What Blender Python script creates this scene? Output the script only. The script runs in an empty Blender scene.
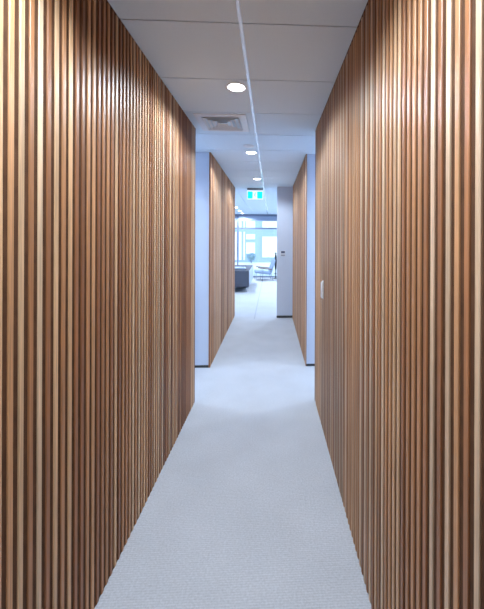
import bpy, bmesh, math, random
from mathutils import Vector, Matrix
random.seed(7)
S = bpy.context.scene
C = S.collection

# ------------------------------------------------------------------ helpers
def link(o, parent=None):
    C.objects.link(o)
    if parent: o.parent = parent
    return o

def obj(name, bm, m, parent=None, smooth=False, loc=None):
    me = bpy.data.meshes.new(name)
    bmesh.ops.recalc_face_normals(bm, faces=bm.faces[:])
    bm.to_mesh(me); bm.free()
    me.materials.append(m)
    if smooth:
        for p in me.polygons: p.use_smooth = True
    o = bpy.data.objects.new(name, me)
    if loc: o.location = loc
    return link(o, parent)

def thing(name, label, cat, loc=(0, 0, 0), rz=0, group=None):
    o = bpy.data.objects.new(name, None); o.empty_display_size = .05
    o.location = loc; o.rotation_euler = (0, 0, rz)
    link(o); tag(o, label, cat, group)
    return o

def tag(o, label=None, cat=None, group=None, kind=None):
    if label: o['label'] = label
    if cat: o['category'] = cat
    if group: o['group'] = group
    if kind: o['kind'] = kind
    return o

def struct(name, bm, m):
    return tag(obj(name, bm, m), kind='structure')

def struct_root(name, loc=(0, 0, 0)):
    o = bpy.data.objects.new(name, None); o.location = loc; o.empty_display_size = .05
    link(o); o['kind'] = 'structure'
    return o

def copy_tree(o, parent=None):
    c = o.copy(); C.objects.link(c)
    if parent: c.parent = parent
    for ch in list(o.children): copy_tree(ch, c)
    return c

def B(): return bmesh.new()

def box(bm, x0, x1, y0, y1, z0, z1, bev=0.0, seg=2, M=None):
    vs = [bm.verts.new((x, y, z)) for x in (x0, x1) for y in (y0, y1) for z in (z0, z1)]
    idx = [(0, 1, 3, 2), (4, 6, 7, 5), (0, 4, 5, 1), (2, 3, 7, 6), (0, 2, 6, 4), (1, 5, 7, 3)]
    fs = [bm.faces.new([vs[i] for i in f]) for f in idx]
    out = vs
    if bev > 0:
        es = list({e for f in fs for e in f.edges})
        r = bmesh.ops.bevel(bm, geom=es, offset=bev, segments=seg, profile=.5, affect='EDGES')
        out = list({v for v in r['verts']} | {v for v in vs if v.is_valid})
        out = list({v for f in r['faces'] for v in f.verts} | set(out))
    if M is not None:
        for v in out: v.co = M @ v.co
    return out

def tube(bm, pts, r, n=10, r1=None, cap=True):
    pts = [Vector(p) for p in pts]; rings = []
    N = len(pts)
    for i, p in enumerate(pts):
        d = (pts[min(i + 1, N - 1)] - pts[max(i - 1, 0)]).normalized()
        a = Vector((0, 0, 1)) if abs(d.z) < .9 else Vector((1, 0, 0))
        u = d.cross(a).normalized(); w = d.cross(u)
        rr = r if r1 is None else r + (r1 - r) * i / (N - 1)
        rings.append([bm.verts.new(p + (u * math.cos(t) + w * math.sin(t)) * rr)
                      for t in [2 * math.pi * k / n for k in range(n)]])
    for A, Bq in zip(rings, rings[1:]):
        for k in range(n): bm.faces.new((A[k], A[(k + 1) % n], Bq[(k + 1) % n], Bq[k]))
    if cap:
        bm.faces.new(rings[0]); bm.faces.new(rings[-1][::-1])

def lathe(bm, prof, n=32, closed=False):
    rings = []
    for r, z in prof:
        if r < 1e-6: rings.append([bm.verts.new((0, 0, z))])
        else: rings.append([bm.verts.new((r * math.cos(2 * math.pi * k / n), r * math.sin(2 * math.pi * k / n), z)) for k in range(n)])
    pairs = list(zip(rings, rings[1:]))
    if closed: pairs.append((rings[-1], rings[0]))
    for A, Bq in pairs:
        for k in range(n):
            k2 = (k + 1) % n
            if len(A) == 1 and len(Bq) == 1: continue
            if len(A) == 1: bm.faces.new((A[0], Bq[k], Bq[k2]))
            elif len(Bq) == 1: bm.faces.new((A[k], A[k2], Bq[0]))
            else: bm.faces.new((A[k], A[k2], Bq[k2], Bq[k]))

def prism(bm, poly, a0, a1, axis='y'):
    def P(p, a):
        return (p[0], a, p[1]) if axis == 'y' else (a, p[0], p[1])
    lo = [bm.verts.new(P(p, a0)) for p in poly]; hi = [bm.verts.new(P(p, a1)) for p in poly]
    n = len(poly)
    for k in range(n): bm.faces.new((lo[k], lo[(k + 1) % n], hi[(k + 1) % n], hi[k]))
    bm.faces.new(lo[::-1]); bm.faces.new(hi)

# ------------------------------------------------------------------ materials
def s2l(c): return tuple(((x / 255) / 12.92 if x / 255 <= .04045 else ((x / 255 + .055) / 1.055) ** 2.4) for x in c)

def mat(name, rgb, rough=.6, metal=0, spec=.5, emit=None, es=0, noise=0, nscale=60, bump=0):
    m = bpy.data.materials.new(name); m.use_nodes = True
    nt = m.node_tree; b = nt.nodes['Principled BSDF']
    b.inputs['Base Color'].default_value = (*rgb, 1)
    b.inputs['Roughness'].default_value = rough
    b.inputs['Metallic'].default_value = metal
    b.inputs['Specular IOR Level'].default_value = spec
    if emit:
        b.inputs['Emission Color'].default_value = (*emit, 1)
        b.inputs['Emission Strength'].default_value = es
    if noise or bump:
        tc = nt.nodes.new('ShaderNodeTexCoord')
        n = nt.nodes.new('ShaderNodeTexNoise'); n.inputs['Scale'].default_value = nscale; n.inputs['Detail'].default_value = 4
        nt.links.new(tc.outputs['Object'], n.inputs['Vector'])
        if noise:
            mx = nt.nodes.new('ShaderNodeMix'); mx.data_type = 'RGBA'
            mx.inputs['A'].default_value = (*[c * (1 - noise) for c in rgb], 1)
            mx.inputs['B'].default_value = (*[min(1, c * (1 + noise)) for c in rgb], 1)
            nt.links.new(n.outputs['Fac'], mx.inputs['Factor'])
            nt.links.new(mx.outputs['Result'], b.inputs['Base Color'])
        if bump:
            bp = nt.nodes.new('ShaderNodeBump'); bp.inputs['Strength'].default_value = bump; bp.inputs['Distance'].default_value = .002
            nt.links.new(n.outputs['Fac'], bp.inputs['Height']); nt.links.new(bp.outputs['Normal'], b.inputs['Normal'])
    return m

def wood_mat():
    m = bpy.data.materials.new('oiled_timber'); m.use_nodes = True
    nt = m.node_tree; b = nt.nodes['Principled BSDF']; N = nt.nodes.new; L = nt.links.new
    at = N('ShaderNodeAttribute'); at.attribute_name = 'tone'
    sep = N('ShaderNodeSeparateColor'); L(at.outputs['Color'], sep.inputs['Color'])
    cr = N('ShaderNodeValToRGB')
    e = cr.color_ramp.elements
    e[0].position = 0; e[0].color = (*WOOD[0], 1)
    e[1].position = 1; e[1].color = (*WOOD[-1], 1)
    for k in range(1, len(WOOD) - 1):
        x = e.new(k / (len(WOOD) - 1)); x.color = (*WOOD[k], 1)
    L(sep.outputs['Red'], cr.inputs['Fac'])
    tc = N('ShaderNodeTexCoord')
    mp = N('ShaderNodeMapping'); mp.inputs['Scale'].default_value = (160, 160, 3.0)
    comb = N('ShaderNodeCombineXYZ'); L(sep.outputs['Green'], comb.inputs['Z'])
    add = N('ShaderNodeVectorMath'); add.operation = 'MULTIPLY_ADD'
    add.inputs[1].default_value = (0, 0, 37)
    L(comb.outputs['Vector'], add.inputs[0]); L(tc.outputs['Object'], add.inputs[2])
    L(add.outputs['Vector'], mp.inputs['Vector'])
    n = N('ShaderNodeTexNoise'); n.inputs['Scale'].default_value = 1; n.inputs['Detail'].default_value = 5; n.inputs['Roughness'].default_value = .65
    L(mp.outputs['Vector'], n.inputs['Vector'])
    mp2 = N('ShaderNodeMapping'); mp2.inputs['Scale'].default_value = (18, 18, 1.2)
    L(add.outputs['Vector'], mp2.inputs['Vector'])
    n2 = N('ShaderNodeTexNoise'); n2.inputs['Scale'].default_value = 1; n2.inputs['Detail'].default_value = 3
    L(mp2.outputs['Vector'], n2.inputs['Vector'])
    mr = N('ShaderNodeMapRange'); mr.inputs['From Min'].default_value = .25; mr.inputs['From Max'].default_value = .75
    mr.inputs['To Min'].default_value = .66; mr.inputs['To Max'].default_value = 1.28
    L(n.outputs['Fac'], mr.inputs['Value'])
    mr2 = N('ShaderNodeMapRange'); mr2.inputs['From Min'].default_value = .3; mr2.inputs['From Max'].default_value = .7
    mr2.inputs['To Min'].default_value = .8; mr2.inputs['To Max'].default_value = 1.18
    L(n2.outputs['Fac'], mr2.inputs['Value'])
    mul = N('ShaderNodeMath'); mul.operation = 'MULTIPLY'; L(mr.outputs['Result'], mul.inputs[0]); L(mr2.outputs['Result'], mul.inputs[1])
    vm = N('ShaderNodeVectorMath'); vm.operation = 'SCALE'; L(cr.outputs['Color'], vm.inputs[0]); L(mul.outputs['Value'], vm.inputs['Scale'])
    L(vm.outputs['Vector'], b.inputs['Base Color'])
    b.inputs['Roughness'].default_value = .42
    b.inputs['Specular IOR Level'].default_value = .5
    bp = N('ShaderNodeBump'); bp.inputs['Strength'].default_value = .07; bp.inputs['Distance'].default_value = .001
    L(n.outputs['Fac'], bp.inputs['Height']); L(bp.outputs['Normal'], b.inputs['Normal'])
    return m

def carpet_mat():
    m = bpy.data.materials.new('ribbed_carpet'); m.use_nodes = True
    nt = m.node_tree; b = nt.nodes['Principled BSDF']; N = nt.nodes.new; L = nt.links.new
    tc = N('ShaderNodeTexCoord')
    n = N('ShaderNodeTexNoise'); n.inputs['Scale'].default_value = 95; n.inputs['Detail'].default_value = 3; n.inputs['Roughness'].default_value = .7
    L(tc.outputs['Object'], n.inputs['Vector'])
    n2 = N('ShaderNodeTexNoise'); n2.inputs['Scale'].default_value = 3; n2.inputs['Detail'].default_value = 4
    L(tc.outputs['Object'], n2.inputs['Vector'])
    w = N('ShaderNodeTexWave'); w.bands_direction = 'Y'; w.inputs['Scale'].default_value = 1 / .0115 / (20 / (2 * math.pi)); w.inputs['Distortion'].default_value = .6
    w.inputs['Detail'].default_value = 2; w.inputs['Detail Scale'].default_value = 8
    L(tc.outputs['Object'], w.inputs['Vector'])
    a = N('ShaderNodeMath'); a.operation = 'MULTIPLY'; a.inputs[1].default_value = .16; L(w.outputs['Fac'], a.inputs[0])
    s = N('ShaderNodeMath'); s.operation = 'ADD'; L(a.outputs['Value'], s.inputs[0]); L(n.outputs['Fac'], s.inputs[1])
    mr = N('ShaderNodeMapRange'); mr.inputs['From Min'].default_value = .3; mr.inputs['From Max'].default_value = 1.1
    mr.inputs['To Min'].default_value = .74; mr.inputs['To Max'].default_value = 1.22; L(s.outputs['Value'], mr.inputs['Value'])
    mr2 = N('ShaderNodeMapRange'); mr2.inputs['From Min'].default_value = .3; mr2.inputs['From Max'].default_value = .7
    mr2.inputs['To Min'].default_value = .95; mr2.inputs['To Max'].default_value = 1.04; L(n2.outputs['Fac'], mr2.inputs['Value'])
    mu = N('ShaderNodeMath'); mu.operation = 'MULTIPLY'; L(mr.outputs['Result'], mu.inputs[0]); L(mr2.outputs['Result'], mu.inputs[1])
    vm = N('ShaderNodeVectorMath'); vm.operation = 'SCALE'; vm.inputs[0].default_value = CARPET; L(mu.outputs['Value'], vm.inputs['Scale'])
    L(vm.outputs['Vector'], b.inputs['Base Color'])
    b.inputs['Roughness'].default_value = .95; b.inputs['Specular IOR Level'].default_value = .15
    bp = N('ShaderNodeBump'); bp.inputs['Strength'].default_value = .5; bp.inputs['Distance'].default_value = .003
    L(s.outputs['Value'], bp.inputs['Height']); L(bp.outputs['Normal'], b.inputs['Normal'])
    return m

def glass_mat():
    m = bpy.data.materials.new('clear_glass'); m.use_nodes = True
    nt = m.node_tree; nt.nodes.clear(); N = nt.nodes.new; L = nt.links.new
    o = N('ShaderNodeOutputMaterial'); t = N('ShaderNodeBsdfTransparent'); t.inputs['Color'].default_value = (.90, .95, .97, 1)
    g = N('ShaderNodeBsdfGlossy'); g.inputs['Roughness'].default_value = .02
    f = N('ShaderNodeFresnel'); f.inputs['IOR'].default_value = 1.5
    mx = N('ShaderNodeMixShader'); L(f.outputs['Fac'], mx.inputs['Fac']); L(t.outputs['BSDF'], mx.inputs[1]); L(g.outputs['BSDF'], mx.inputs[2])
    L(mx.outputs['Shader'], o.inputs['Surface'])
    return m

# ---- tunables
WOOD = [(.205, .078, .031), (.35, .148, .062), (.515, .255, .114), (.62, .345, .175), (.66, .425, .245), (.67, .495, .345)]
CARPET = (.57, .595, .65)
LAMP = 92.0
LCOL = (.775, .89, 1.0)

M = {}
M['wood'] = wood_mat()
M['carpet'] = carpet_mat()
M['glass'] = glass_mat()
M['backing'] = mat('dark_stained_backing', (.105, .049, .026), .75, spec=.2, noise=.55, nscale=22)
M['paint'] = mat('white_wall_paint', (.64, .72, .87), .65, spec=.3, noise=.02, nscale=8, bump=.03)
M['tile'] = mat('ceiling_tile', (.76, .88, 1.0), .9, spec=.1, noise=.03, nscale=140, bump=.08)
M['slab'] = mat('ceiling_void', (.22, .23, .26), .9, spec=.1, noise=.05)
M['tbar'] = mat('white_grid_bar', (.90, .94, 1.0), .16, metal=.45, spec=.6)
M['skirting'] = mat('dark_skirting', (.035, .040, .046), .5, noise=.1)
M['whitemetal'] = mat('white_powder_coat', (.80, .83, .88), .35, noise=.01)
M['dark'] = mat('dark_void', (.03, .032, .045), .8, noise=.1)
M['chrome'] = mat('brushed_steel', (.86, .87, .90), .4, metal=.45, noise=.03, nscale=200)
M['frame'] = mat('grey_aluminium_frame', (.17, .20, .30), .45, metal=.2, noise=.03)
M['sofa'] = mat('charcoal_upholstery', (.095, .103, .135), .9, spec=.2, noise=.15, nscale=250, bump=.3)
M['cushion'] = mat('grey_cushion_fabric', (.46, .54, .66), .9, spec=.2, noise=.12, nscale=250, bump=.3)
M['chairfab'] = mat('pale_grey_chair_fabric', (.26, .34, .48), .85, spec=.2, noise=.1, nscale=250, bump=.2)
M['armwood'] = mat('walnut_armrest', (.16, .10, .08), .4, noise=.3, nscale=30)
M['black'] = mat('black_plastic', (.02, .025, .035), .5, noise=.1)
M['teal'] = mat('teal_sign_face', (.0, .45, .46), .4, emit=(.0, .74, .76), es=.9)
M['signwhite'] = mat('lit_white_sign_face', (.8, .85, .9), .4, emit=(.85, .92, 1), es=.8)
M['signblue'] = mat('sign_pictogram', (.10, .35, .50), .4, emit=(.2, .5, .72), es=.7)
M['lens'] = mat('lit_lamp_lens', (.9, .9, .9), .4, emit=(.93, .97, 1), es=14)
M['plastic'] = mat('white_plastic', (.78, .81, .86), .4, noise=.01)
M['screen'] = mat('grey_display', (.09, .11, .20), .35, noise=.05)
M['facade'] = mat('pale_blue_render', (.33, .43, .68), .8, noise=.05, nscale=3)
M['blind'] = mat('white_blinds', (.88, .90, .92), .7, noise=.02)
M['pave'] = mat('pale_paving', (.72, .75, .79), .85, noise=.06, nscale=4)
M['leaf'] = mat('hazed_leaves', (.32, .46, .48), .6, noise=.25, nscale=12)  # haze in front of the shrub is mixed into this leaf colour
M['stem'] = mat('brown_stem', (.12, .09, .07), .8, noise=.2)
M['seam'] = mat('grey_seam_strip', (.36, .39, .46), .7, noise=.05)

# ------------------------------------------------------------------ plan of the place (metres)
XL, XR, XC = -.755, .440, -.1575        # faces of the slatted walls, corridor axis
H = 2.695
Y0 = -3.5                               # behind the camera
YA, YB, YC, YW = 3.33, 4.235, 6.89, 14.35; YCL = 7.08   # end of first slats, start / end of second slats, glazing
LX0, LX1 = -4.4, 3.4                    # lounge sides
KX0, KX1 = -3.2, 3.0                    # cross corridor ends
DEP = .005

# floor
bm = B(); box(bm, LX0 - .2, LX1 + .2, Y0 - .2, YW, -.12, 0)
struct('floor', bm, M['carpet'])
bm = B(); box(bm, -.343, -.321, YC - .1, YW - .35, 0, .0025)
struct('trim_1', bm, M['seam'])

# ceiling: void slab, tiles with open joints, one white main bar down the middle
bm = B(); box(bm, LX0 - .2, LX1 + .2, Y0 - .2, YW + .15, H + .012, H + .16)
ceil = struct('ceiling', bm, M['slab'])
def tiles(bm, x0, x1, y0, y1, gx=.004, gy=.0045):
    k0 = math.floor((x0 - XC) / .6) - 1; k1 = math.ceil((x1 - XC) / .6) + 1
    j0 = math.floor((y0 - 1.703) / .6) - 1; j1 = math.ceil((y1 - 1.703) / .6) + 1
    for k in range(k0, k1):
        for j in range(j0, j1):
            a, b_ = max(x0, XC + .6 * k + gx), min(x1, XC + .6 * (k + 1) - gx)
            c, d = max(y0, 1.703 + .6 * j + gy), min(y1, 1.703 + .6 * (j + 1) - gy)
            if b_ - a > .01 and d - c > .01: box(bm, a, b_, c, d, H, H + .012)
bm = B()
tiles(bm, XL - .05, XR + .05, Y0, YA)
tiles(bm, KX0, KX1, YA, YB, .0004)
tiles(bm, XL - .05, XR + .05, YB, YC)
tiles(bm, LX0, LX1, YC, YW + .1, .004, .003)
obj('tile_field', bm, M['tile'], ceil)
bm = B(); box(bm, XC - .0085, XC + .0085, Y0, YW, H - .003, H + .01)
obj('grid_bar', bm, M['tbar'], ceil)

# slatted walls
TONES = {}
def slats(name, face_x, inward, y0, y1, pitch, phase, parent, key, w=.0195, z0=.004, z1=H - .003):
    """vertical square battens; inward=+1 when the corridor lies towards +X"""
    bm = B(); lay = bm.loops.layers.color.new('tone')
    ch = .0015
    k0 = math.ceil((y0 + w / 2 - phase) / pitch); k1 = math.floor((y1 - w / 2 - phase) / pitch)
    for k in range(k0, k1 + 1):
        yc = phase + k * pitch
        rnd = random.Random(k * 13 + key)
        t = SPECIAL.get((key, k))
        if t is None:
            base = (.64, .95)[k % 2] if rnd.random() < (.85 if key == 2 else .6) else (.5 if key == 2 else .2) + .45 * rnd.random()
            t = min(.98, max(.02, base + rnd.gauss(0, .09)))
        g = rnd.random()
        a, b_ = yc - w / 2, yc + w / 2
        f = face_x; r = face_x - inward * DEP
        poly = [(r, a), (f - inward * ch, a), (f, a + ch), (f, b_ - ch), (f - inward * ch, b_), (r, b_)]
        lo = [bm.verts.new((p[0], p[1], z0)) for p in poly]; hi = [bm.verts.new((p[0], p[1], z1)) for p in poly]
        n = len(poly); fs = []
        for i in range(n): fs.append(bm.faces.new((lo[i], lo[(i + 1) % n], hi[(i + 1) % n], hi[i])))
        fs.append(bm.faces.new(lo[::-1])); fs.append(bm.faces.new(hi))
        for fc in fs:
            for lp in fc.loops: lp[lay] = (t, g, 0, 1)
    return obj(name, bm, M['wood'], parent)
SPECIAL = {}
END = []
PL, PR = .0412, .0406
PHL, PHR = .9964 + PL / 2, .6948
# door hidden in the right-hand slats
DY0, DY1 = PHR + PR * 32.5, PHR + PR * 54.5

def slab_wall(name, x0, x1, y0, y1, m=None):
    bm = B(); box(bm, x0, x1, y0, y1, 0, H + .012)
    return struct(name, bm, m or M['backing'])

TH = .11
wl = slab_wall('wall_left', XL - DEP - TH, XL - DEP, Y0, YA)
slats('slat_panel', XL, 1, Y0, YA - .028, PL, PHL, wl, 1)
wr = slab_wall('wall_right', XR + DEP, XR + DEP + TH, Y0, YA)
slats('slat_panel', XR, -1, Y0, DY0, PR, PHR, wr, 2)
slats('slat_panel', XR, -1, DY1, YA - .028, PR, PHR, wr, 2)
dr = struct_root('door_1', (XR, (DY0 + DY1) / 2, 0))
bm = B(); box(bm, DEP - .004, DEP, -(DY1 - DY0) / 2 + .004, (DY1 - DY0) / 2 - .004, .006, H - .006)
obj('door_leaf', bm, M['backing'], dr)
p = slats('slat_panel', XR, -1, DY0, DY1, PR, PHR, dr, 2, z0=.008)
p.location = (-XR, -(DY0 + DY1) / 2, 0)
# handle: steel back plate with a D pull
hy = 2.80 - (DY0 + DY1) / 2
bm = B(); box(bm, -.004, 0, hy - .014, hy + .014, 1.105, 1.262, .0018)
hp = obj('pull_handle', bm, M['chrome'], dr); hp['label'] = 'brushed steel pull handle on back plate'
bm = B(); tube(bm, [(-.003, hy, 1.116), (-.011, hy, 1.116), (-.016, hy, 1.121), (-.016, hy, 1.244), (-.011, hy, 1.249), (-.003, hy, 1.249)], .0062, 12)
obj('grip', bm, M['chrome'], hp, smooth=True)

for xa, xb, w_ in ((XL - DEP - .02, XL, wl), (XR, XR + DEP + .02, wr)):
    END.append((xa, xb, YA - .0205, YA, w_))
aw = -.0063; pv = Vector((XL, 1.45, 0))
wl.rotation_euler.z = aw; wl.location = pv - Matrix.Rotation(aw, 3, 'Z') @ pv
wl2 = slab_wall('wall_left_far', XL - DEP - .1, XL - DEP, YB + .002, YCL, M['paint'])
slats('slat_panel', XL, 1, YB, YCL, PL, YB + .011, wl2, 3)
END.append((XL - DEP - .014, XL, YB - .012, YB, wl2))
wr2 = slab_wall('wall_right_far', XR + .004 + DEP, XR + DEP + .1, YB + .002, YC, M['paint'])
slats('slat_panel', XR + .004, -1, YB, YC, PR, YB + .011, wr2, 4)
END.append((XR + .004, XR + DEP + .008, YB - .012, YB, wr2))
END.append((XL - DEP, XL, YCL - .012, YCL, wl2))
for k, (xa, xb, ya, yb, w_) in enumerate(END):
    bm = B(); lay = bm.loops.layers.color.new('tone')
    box(bm, xa, xb, ya, yb, .004, H - .003, .001, 1)
    for f in bm.faces:
        for lp in f.loops: lp[lay] = (.42, .1 + .2 * k, 0, 1)
    obj('edge_batten', bm, M['wood'], w_)
# white walls that face the camera beyond the cross corridor, with dark recessed skirting
def face_wall(name, x0, x1, y, z=H + .012, t=.1):
    bm = B(); box(bm, x0, x1, y, y + t, 0, z); return struct(name, bm, M['paint'])
def skirting(name, x0, x1, y, h):
    bm = B(); box(bm, x0, x1, y - .006, y, .001, h, .001, 1); return struct(name, bm, M['skirting'])
face_wall('wall_cross_left', KX0, XL - DEP - .001, YB + .003)
skirting('baseboard_cross_left', KX0, XL - DEP + .004, YB + .003, .030)
face_wall('wall_cross_right', XR + DEP + .001, KX1, YB + .003)
skirting('baseboard_cross_right', XR + DEP - .002, KX1, YB + .003, .030)
slab_wall('wall_cross_end_left', KX0 - .1, KX0, YA - .1, YB + .1, M['paint'])
slab_wall('wall_cross_end_right', KX1, KX1 + .1, YA - .1, YB + .1, M['paint'])
bm = B(); box(bm, KX0, XL - DEP - TH + .03, YA - .1, YA - .01, 0, H + .012); struct('wall_cross_near_left', bm, M['paint'])
bm = B(); box(bm, XR + DEP + TH, KX1, YA - .1, YA, 0, H + .012); struct('wall_cross_near_right', bm, M['paint'])
bm = B(); box(bm, XL - .2, XR + .2, Y0 - .1, Y0, 0, H + .012); struct('wall_back', bm, mat('dark_bounce_cut_panel', (.05, .04, .035), .6, noise=.2, nscale=20))  # unseen end wall, made dark to cut light bouncing onto slat sides
# lounge side of the far slats
face_wall('wall_lounge_right', .122, LX1, YC, t=.11)
skirting('baseboard_lounge_right', .120, XR + .01, YC, .046)
bm = B(); box(bm, LX0, XL - DEP - .1, YCL - .11, YCL, 0, H + .012); struct('wall_lounge_left', bm, M['paint'])
slab_wall('wall_lounge_end_left', LX0 - .1, LX0, YC - .1, YW, M['paint'])
slab_wall('wall_lounge_end_right', LX1, LX1 + .1, YC, YW, M['paint'])

# ------------------------------------------------------------------ pixel -> place, for measuring only
T = 16 / 335
def PX(u, Y): return Y * ((u - 287) / 335 + T) / (1 - T * (u - 287) / 335)
# glazing
wn = struct_root('window_1', (0, YW, 0))
HZ = 2.605; TZ = 2.085
xm = PX(237.8, YW)
bm = B(); box(bm, LX0, LX1, -.03, .10, HZ, H + .01); obj('head_beam', bm, M['frame'], wn)
bm = B(); box(bm, LX0, LX1, -.02, .06, 2.41, HZ); obj('blind_box', bm, mat('grey_blue_pelmet', (.33, .40, .55), .5, noise=.03), wn)
bm = B(); box(bm, LX0, LX1, -.03, .04, TZ - .03, TZ + .035); obj('transom', bm, M['frame'], wn)
bm = B(); box(bm, LX0, LX1, -.03, .06, .0, .05); obj('sill_rail', bm, M['frame'], wn)
for x in (xm - 3.2, xm - 1.6, xm, xm + 3.2 * .62, xm + 3.6):
    bm = B(); box(bm, x - .028, x + .028, -.03, .05, .05, TZ - .03); obj('mullion', bm, M['frame'], wn)
    bm = B(); box(bm, x - .050, x + .050, -.03, .05, TZ + .035, HZ); obj('upper_mullion', bm, M['frame'], wn)
bm = B(); box(bm, LX0, LX1, .01, .018, .05, HZ); obj('glass', bm, M['glass'], wn)
bm = B(); box(bm, LX0 - .2, LX1 + .2, YW + .05, YW + .25, H + .012, H + 1.2); struct('wall_front', bm, M['paint'])

# ------------------------------------------------------------------ ceiling fittings
def downlight(label, group, loc, power, proto=[None]):
    if proto[0] is None:
        t = thing('recessed_downlight', label, 'ceiling light', loc, 0, group)
        bm = B(); lathe(bm, [(.060, .004), (.060, -.001), (.064, -.0045), (.074, -.0045), (.078, -.0015), (.078, .000)], 36)
        obj('trim_ring', bm, M['whitemetal'], t, True)
        bm = B(); lathe(bm, [(0, -.012), (.022, -.011), (.042, -.008), (.056, -.002), (.0595, .002), (0, .003)], 36)
        obj('lens', bm, M['lens'], t, True)
        proto[0] = t
    else:
        t = copy_tree(proto[0]); t.location = loc
        t['label'] = label; t['group'] = group
    return t
def lamp(t, power, size=160, blend=.42, col=LCOL):
    l = bpy.data.lights.new('lamp', 'SPOT'); l.energy = power; l.color = col
    l.spot_size = math.radians(size); l.spot_blend = blend; l.shadow_soft_size = .045
    o = bpy.data.objects.new('lamp', l); o.location = (0, 0, -.02); link(o, t)

cor = []
for lab, y, pw in [('nearest and largest lit round downlight in the corridor ceiling, before the air vent', 2.42, .8),
               ('second lit round downlight from the front, just beyond the flat round detector', 4.22, .72),
               ('farthest lit round corridor downlight, just in front of the exit sign', 6.03, .62),
               ('round downlight above the near slatted walls, overhead of the viewer', .60, 1.4)]:
    cor.append((downlight(lab, 'corridor downlights', (-.252, y, H), 0), pw))
for lab, x, y, pw in [('downlight in the right arm of the cross passage', 1.66, 3.78, .9),
                  ('unseen downlight added in the left arm of the cross passage to brighten its white wall', -1.95, 3.78, .8)]:  # left one is an added, unseen fill for the white wall strip
    cor.append((downlight(lab, 'corridor downlights', (x, y, H), 0), pw))
lng = []
for lab, y in [('lit lounge downlight nearest the exit sign, leftmost of the three small spots', 11.4),
               ('middle lit lounge downlight of the three small spots left of the ceiling slot', 12.7),
               ('lit lounge downlight closest to the window, rightmost of the three small spots', 13.9)]:
    lng.append((downlight(lab, 'lounge downlights', (-1.185, y, H), 0), 1.2))
for i, (x, y) in enumerate([(-3.0, 8.6), (-3.0, 10.6), (-3.0, 12.6), (.75, 8.6), (.75, 10.6), (.75, 12.6), (2.4, 9.6), (2.4, 12.0)]):  # extra unseen fittings, added to brighten the lounge floor
    lng.append((downlight('unseen downlight added to brighten the lounge', 'added lounge fill lights out of sight', (x, y, H), 0), 1.15))
for t, pw in cor + lng: lamp(t, LAMP * pw)

# square four-way air vent
vt = thing('air_vent', 'square white louvred air vent in the ceiling tile by the left wall', 'vent', (-.452, 3.165, H))
def sq_ring(bm, o, i, zo, zi, th=.003):
    L4 = [(-1, -1), (1, -1), (1, 1), (-1, 1)]
    a = [bm.verts.new((s * o, q * o, zo)) for s, q in L4]; b_ = [bm.verts.new((s * i, q * i, zi)) for s, q in L4]
    c = [bm.verts.new((s * o, q * o, zo + th)) for s, q in L4]; d = [bm.verts.new((s * i, q * i, zi + th)) for s, q in L4]
    for k in range(4):
        k2 = (k + 1) % 4
        for q in ((a[k], a[k2], b_[k2], b_[k]), (c[k], d[k], d[k2], c[k2]), (a[k], c[k], c[k2], a[k2]), (b_[k], b_[k2], d[k2], d[k])):
            bm.faces.new(q)
bm = B(); sq_ring(bm, .228, .170, -.006, -.010, .009); obj('flange', bm, M['whitemetal'], vt)
bm = B(); box(bm, -.172, .172, -.172, .172, .0035, .006); obj('throat', bm, M['dark'], vt)
for k, o_ in enumerate((.166, .128, .090, .052)):
    bm = B(); sq_ring(bm, o_, o_ - .021, -.018, .001, .0015); obj('louvre', bm, M['whitemetal'], vt)

# smoke detector
sd = thing('smoke_detector', 'flat round white detector on the ceiling just before the second downlight', 'detector', (-.262, 3.92, H))
bm = B(); lathe(bm, [(.066, 0), (.064, -.005), (.056, -.008), (0, -.008)], 36); obj('base', bm, M['plastic'], sd, True)
bm = B(); lathe(bm, [(.030, -.007), (.028, -.011), (.020, -.012), (0, -.012)], 32); obj('sensor_cap', bm, M['plastic'], sd, True)

# slot diffuser in the lounge
sl = thing('slot_diffuser', 'slim grey slot diffuser in the lounge ceiling beyond the exit sign', 'vent', (PX(250.4, 11.9), 11.9, H))
bm = B()
for a, b_, c, d in ((-.17, .17, -.045, -.03), (-.17, .17, .03, .045), (-.17, -.155, -.03, .03), (.155, .17, -.03, .03)): box(bm, a, b_, c, d, -.004, .0)
obj('frame', bm, M['whitemetal'], sl)
bm = B(); box(bm, -.155, .155, -.03, .03, -.002, 0); obj('slot', bm, M['seam'], sl)

# exit sign
ex = thing('exit_sign', 'lit teal and white exit sign with running figure hanging from the ceiling', 'sign', (PX(255, 7.12), 7.12, H))
bm = B(); box(bm, -.165, .165, -.035, .035, -.052, 0, .004); b0 = obj('canopy', bm, mat('grey_metal_canopy', (.32, .34, .40), .4, metal=.4, noise=.03), ex)
bm = B(); box(bm, -.168, .168, -.016, .016, -.232, -.050, .003); obj('body', bm, M['signwhite'], ex)
for x0, x1 in ((-.156, -.050), (.042, .156)):
    bm = B(); box(bm, x0, x1, -.0185, -.016, -.222, -.072); obj('teal_panel', bm, M['teal'], ex)
bm = B()
def limb(p, q, r): tube(bm, [(p[0], -.0180, p[1]), (q[0], -.0180, q[1])], r, 8)
lathe(bm, [(0, .012), (.009, .008), (.012, 0), (.009, -.008), (0, -.012)], 12)
for v in bm.verts: v.co = Vector((v.co.x + .006, v.co.y * .15 - .018, v.co.z - .094))
n0 = len(bm.verts)
for p, q, r in [((.002, -.110), (-.006, -.150), .010), ((.002, -.114), (-.022, -.124), .005), ((-.022, -.124), (-.026, -.140), .005),
                ((.004, -.114), (.020, -.130), .005), ((.020, -.130), (.030, -.122), .005), ((-.006, -.150), (.012, -.170), .007),
                ((.012, -.170), (.006, -.198), .006), ((-.008, -.150), (-.018, -.176), .007), ((-.018, -.176), (-.036, -.182), .006)]: limb(p, q, r)
bm.verts.ensure_lookup_table()
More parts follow.
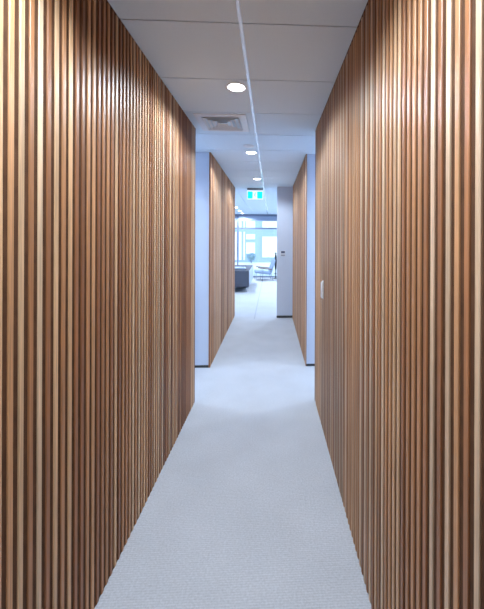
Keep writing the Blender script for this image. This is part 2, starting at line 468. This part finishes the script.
for v in bm.verts[n0:]: v.co.y = -.018 + (v.co.y + .018) * .2
obj('running_figure', bm, M['signblue'], ex)

# thermostat and switch on the white end wall
zt = lambda v, Y: 1.6 - (v - 240) * Y / 335
tx = PX(283.0, YC)
th = thing('thermostat', 'small white wall thermostat with dark display on the white end wall', 'thermostat', (tx, YC + .003, 1.322))
bm = B(); box(bm, -.050, .050, -.022, 0, -.056, .056, .006); obj('housing', bm, M['plastic'], th)
bm = B(); box(bm, -.040, .040, -.0245, -.021, .006, .050, .001); obj('display', bm, M['screen'], th)
bm = B(); box(bm, -.040, .040, -.0245, -.021, -.048, -.022, .001); obj('button_row', bm, mat('grey_buttons', (.30, .33, .42), .5, noise=.02), th)
sw = thing('light_switch', 'small plain white plate below the thermostat', 'switch', (tx + .008, YC, 1.118))
bm = B(); box(bm, -.030, .030, -.010, 0, -.036, .036, .003); obj('plate', bm, M['paint'], sw)
bm = B(); box(bm, -.012, .012, -.013, -.009, -.020, .020, .002); obj('rocker', bm, M['paint'], sw)

# ------------------------------------------------------------------ lounge furniture
# sofa: seen from its near arm, running away along the left
SX1, SY0, SY1 = -.665, 10.25, 12.55
so = thing('sofa', 'charcoal upholstered sofa seen from its arm, left side of the lounge', 'sofa', (SX1 - .45, SY0, 0))
def sb(name, x0, x1, y0, y1, z0, z1, m='sofa', bev=.03):
    bm = B(); box(bm, x0, x1, y0, y1, z0, z1, bev, 4); return obj(name, bm, M[m], so, True)
Ls = SY1 - SY0
sb('base', -.45, .43, .02, Ls - .02, .15, .34)
ar = sb('armrest', -.45, .45, 0, .58, .15, .665, bev=.035)
sb('armrest', -.45, .45, Ls - .22, Ls, .15, .665, bev=.035)
sb('backrest', .20, .445, .56, Ls - .20, .30, .665, bev=.035)
bp_ = sb('skylit_back_panel', .445, .458, .06, Ls - .06, .18, .650, 'cushion', .005); bp_['label'] = 'outer back panel with skylight painted in as a paler colour'  # skylight on the sofa's window-lit side, put into a paler colour
sb('seat_cushion', -.45, .19, .585, .585 + (Ls - .81) / 2 - .003, .345, .47, bev=.04)
sb('seat_cushion', -.45, .19, .585 + (Ls - .81) / 2 + .003, Ls - .225, .345, .47, bev=.04)
for x in (-.38, .38):
    for y in (.10, Ls - .10):
        bm = B(); tube(bm, [(x, y, 0), (x, y, .16)], .014, 12, .022); obj('leg', bm, M['chrome'], so, True)
bm = B(); box(bm, -.24, .24, -.15, .15, 0, .075, .03, 5)
tag(obj('cushion', bm, M['cushion'], None, True, (SX1 - .37, SY0 + .40, .666)), 'flat grey cushion lying on the broad sofa arm', 'cushion')

# lounge chair, facing the sofa
CX, CY = PX(263.3, 13.35), 13.35
lc = thing('lounge_chair', 'pale grey lounge chair with dark arms and thin metal legs by the window', 'chair', (CX, CY, 0), math.radians(8))
def rot_box(name, x0, x1, y0, y1, z0, z1, ang, piv, m, bev):
    Mx = Matrix.Translation(piv) @ Matrix.Rotation(ang, 4, 'Y') @ Matrix.Translation([-c for c in piv])
    bm = B(); box(bm, x0, x1, y0, y1, z0, z1, bev, 3, Mx); return obj(name, bm, M[m], lc, True)
rot_box('seat', -.34, .28, -.30, .30, .27, .37, math.radians(7), (0, 0, .3), 'chairfab', .035)
rot_box('backrest', .22, .31, -.29, .29, .30, .86, math.radians(17), (.26, 0, .3), 'chairfab', .035)
for s in (-1, 1):
    bm = B()
    tube(bm, [(-.25, s * .335, .525), (-.10, s * .335, .50), (.10, s * .335, .475), (.30, s * .335, .455)], .020, 10)
    for v in bm.verts: v.co.y = s * .335 + (v.co.y - s * .335) * 1.3
    obj('armrest', bm, M['armwood'], lc, True)
    bm = B(); tube(bm, [(-.05, s * .33, .50), (-.05, s * .33, .30), (-.07, s * .32, .0)], .010, 8); obj('leg', bm, M['frame'], lc, True)
    bm = B(); tube(bm, [(.30, s * .33, .46), (.27, s * .33, .30), (.36, s * .32, .0)], .010, 8); obj('leg', bm, M['frame'], lc, True)
    bm = B(); tube(bm, [(-.30, s * .29, .30), (-.31, s * .29, 0.0)], .009, 8); obj('leg', bm, M['frame'], lc, True)
for x, y in ((-.30, .29), (.27, .33)):
    bm = B(); tube(bm, [(x, -y, .295), (x, y, .295)], .009, 8); obj('cross_bar', bm, M['frame'], lc, True)

# dark slender stand beside the wall edge
stx = PX(275.7, 13.95)
ds = thing('floor_stand', 'dark slender upright stand by the window, against the white wall edge', 'stand', (stx, 13.95, 0))
bm = B(); lathe(bm, [(0, 0), (.10, 0), (.10, .012), (.03, .03), (0, .03)], 24); obj('base', bm, M['black'], ds, True)
bm = B(); tube(bm, [(0, 0, .025), (0, 0, 1.10)], .016, 12); obj('pole', bm, M['black'], ds, True)
bm = B(); lathe(bm, [(0, .36), (.030, .37), (.045, .50), (.050, .70), (.042, .92), (.028, 1.0), (0, 1.01)], 16); obj('hanging_cover', bm, M['black'], ds, True)
for z in (1.02, .18):
    bm = B(); tube(bm, [(-.055, 0, z + .03), (0, 0, z), (.055, 0, z + .03)], .013, 8); obj('hook', bm, M['black'], ds, True)

# ------------------------------------------------------------------ outside
bm = B(); box(bm, -16, 16, YW + .07, 40, -.16, -.04); struct('pavement', bm, M['pave'])
FY = 24.4; K = FY / 335
bd = thing('building', 'pale blue building with white blinded windows across the street', 'building', (0, FY, 0))
bm = B(); box(bm, -14, 14, .06, 5.0, -.04, 7.5); obj('wall', bm, M['facade'], bd)
bm = B(); box(bm, -14.2, 14.2, -.1, 5.2, 7.5, 7.8); obj('roof', bm, M['facade'], bd)
cols = [(226, 232), (233.5, 236.6), (239.0, 241.4), (243.4, 244.9), (246.2, 255.0), (262.3, 279), (286, 302), (309, 325), (210, 222)]
rows = [[(234.3, 239.4), (242.6, 257.0)], [(237, 257.5)]]
for i, (u0, u1) in enumerate(cols):
    x0, x1 = PX(u0, FY), PX(u1, FY)
    rr = [(221.0, 227.6), (205, 217), (190, 201), (175, 186)]
    rr += [(236.6, 257.4)] if i in (5, 6, 7) else ([(232, 260)] if i in (0, 1, 2, 3) else [(234.3, 239.4), (242.6, 253.6)])
    for v0, v1 in rr:
        z1, z0 = zt(v0, FY), zt(v1, FY)
        bm = B()
        w = min(.03, (x1 - x0) * .15)
        box(bm, x0, x1, -.01, .059, z0, z0 + .03); box(bm, x0, x1, -.01, .059, z1 - .03, z1)
        box(bm, x0, x0 + w, -.01, .059, z0 + .03, z1 - .03); box(bm, x1 - w, x1, -.01, .059, z0 + .03, z1 - .03)
        f = obj('window', bm, M['blind'], bd)
        bm = B(); box(bm, x0 + w, x1 - w, .03, .059, z0 + .03, z1 - .03); obj('blind', bm, M['blind'], f)

def shrub(label, x, y, r, h):
    t = thing('shrub', label, 'plant', (x, y, -.04))
    bm = B()
    for k in range(5):
        a = k * 1.256; tube(bm, [(0, 0, 0), (math.cos(a) * r * .3, math.sin(a) * r * .3, h * .6)], .012, 6, .005)
    obj('stem', bm, M['stem'], t)
    bm = B(); rn = random.Random(5)
    for k in range(420):
        d = Vector((rn.gauss(0, 1), rn.gauss(0, 1), rn.gauss(0, 1))).normalized() * (rn.random() ** .4)
        c = Vector((d.x * r, d.y * r * .8, h * .58 + d.z * h * .42))
        u = Vector((rn.gauss(0, 1), rn.gauss(0, 1), rn.gauss(0, 1))).normalized(); w = u.cross(Vector((.3, .5, .8))).normalized()
        a, b_ = .055, .028
        bm.faces.new([bm.verts.new(c + q) for q in (-u * a, w * b_, u * a, -w * b_)])
    obj('foliage', bm, M['leaf'], t)
shrub('low leafy shrub on the pavement outside, below the blinded windows', PX(251.3, 23.2), 23.2, .36, .78)

# ------------------------------------------------------------------ daylight
w = bpy.data.worlds.new('World'); S.world = w; w.use_nodes = True
nt = w.node_tree; bg = nt.nodes['Background']
sky = nt.nodes.new('ShaderNodeTexSky'); sky.sky_type = 'HOSEK_WILKIE'; sky.turbidity = 4; sky.ground_albedo = .5
sky.sun_direction = Vector((.3, -.6, .74)).normalized()
mx = nt.nodes.new('ShaderNodeMix'); mx.data_type = 'RGBA'; mx.inputs['Factor'].default_value = .75
nt.links.new(sky.outputs['Color'], mx.inputs['A']); mx.inputs['B'].default_value = (.62, .80, 1.0, 1)
nt.links.new(mx.outputs['Result'], bg.inputs['Color'])
bg.inputs['Strength'].default_value = 2.5
sun = bpy.data.lights.new('sun', 'SUN'); sun.energy = 1.8; sun.angle = math.radians(1.5); sun.color = (.96, .98, 1)
so_ = bpy.data.objects.new('sun', sun); link(so_)
so_.rotation_euler = Vector((-.25, .75, -.70)).normalized().to_track_quat('-Z', 'Y').to_euler()
pl = bpy.data.lights.new('window_portal', 'AREA'); pl.shape = 'RECTANGLE'; pl.size = LX1 - LX0; pl.size_y = HZ
pl.cycles.is_portal = True
po = bpy.data.objects.new('window_portal', pl); po.location = ((LX0 + LX1) / 2, YW + .12, HZ / 2)
po.rotation_euler = (math.radians(-90), 0, 0); link(po)

# ------------------------------------------------------------------ camera
cd = bpy.data.cameras.new('camera'); cam = bpy.data.objects.new('camera', cd); link(cam)
cam.location = (0, 0, 1.6)
cam.rotation_euler = (Matrix.Rotation(-math.atan(T), 3, 'Z') @ Matrix.Rotation(math.pi / 2, 3, 'X') @ Matrix.Rotation(math.radians(.2), 3, 'Z')).to_euler()
cd.sensor_fit = 'VERTICAL'; cd.sensor_height = 24; cd.lens = 335 / 609 * 24
cd.shift_x = (242 - 287) / 609; cd.shift_y = (240 - 304.5) / 609
cd.clip_start = .02; cd.clip_end = 200
S.camera = cam
vs = S.view_settings
vs.view_transform = 'Standard'; vs.look = 'None'; vs.gamma = 1; vs.use_curve_mapping = False; vs.exposure = .38
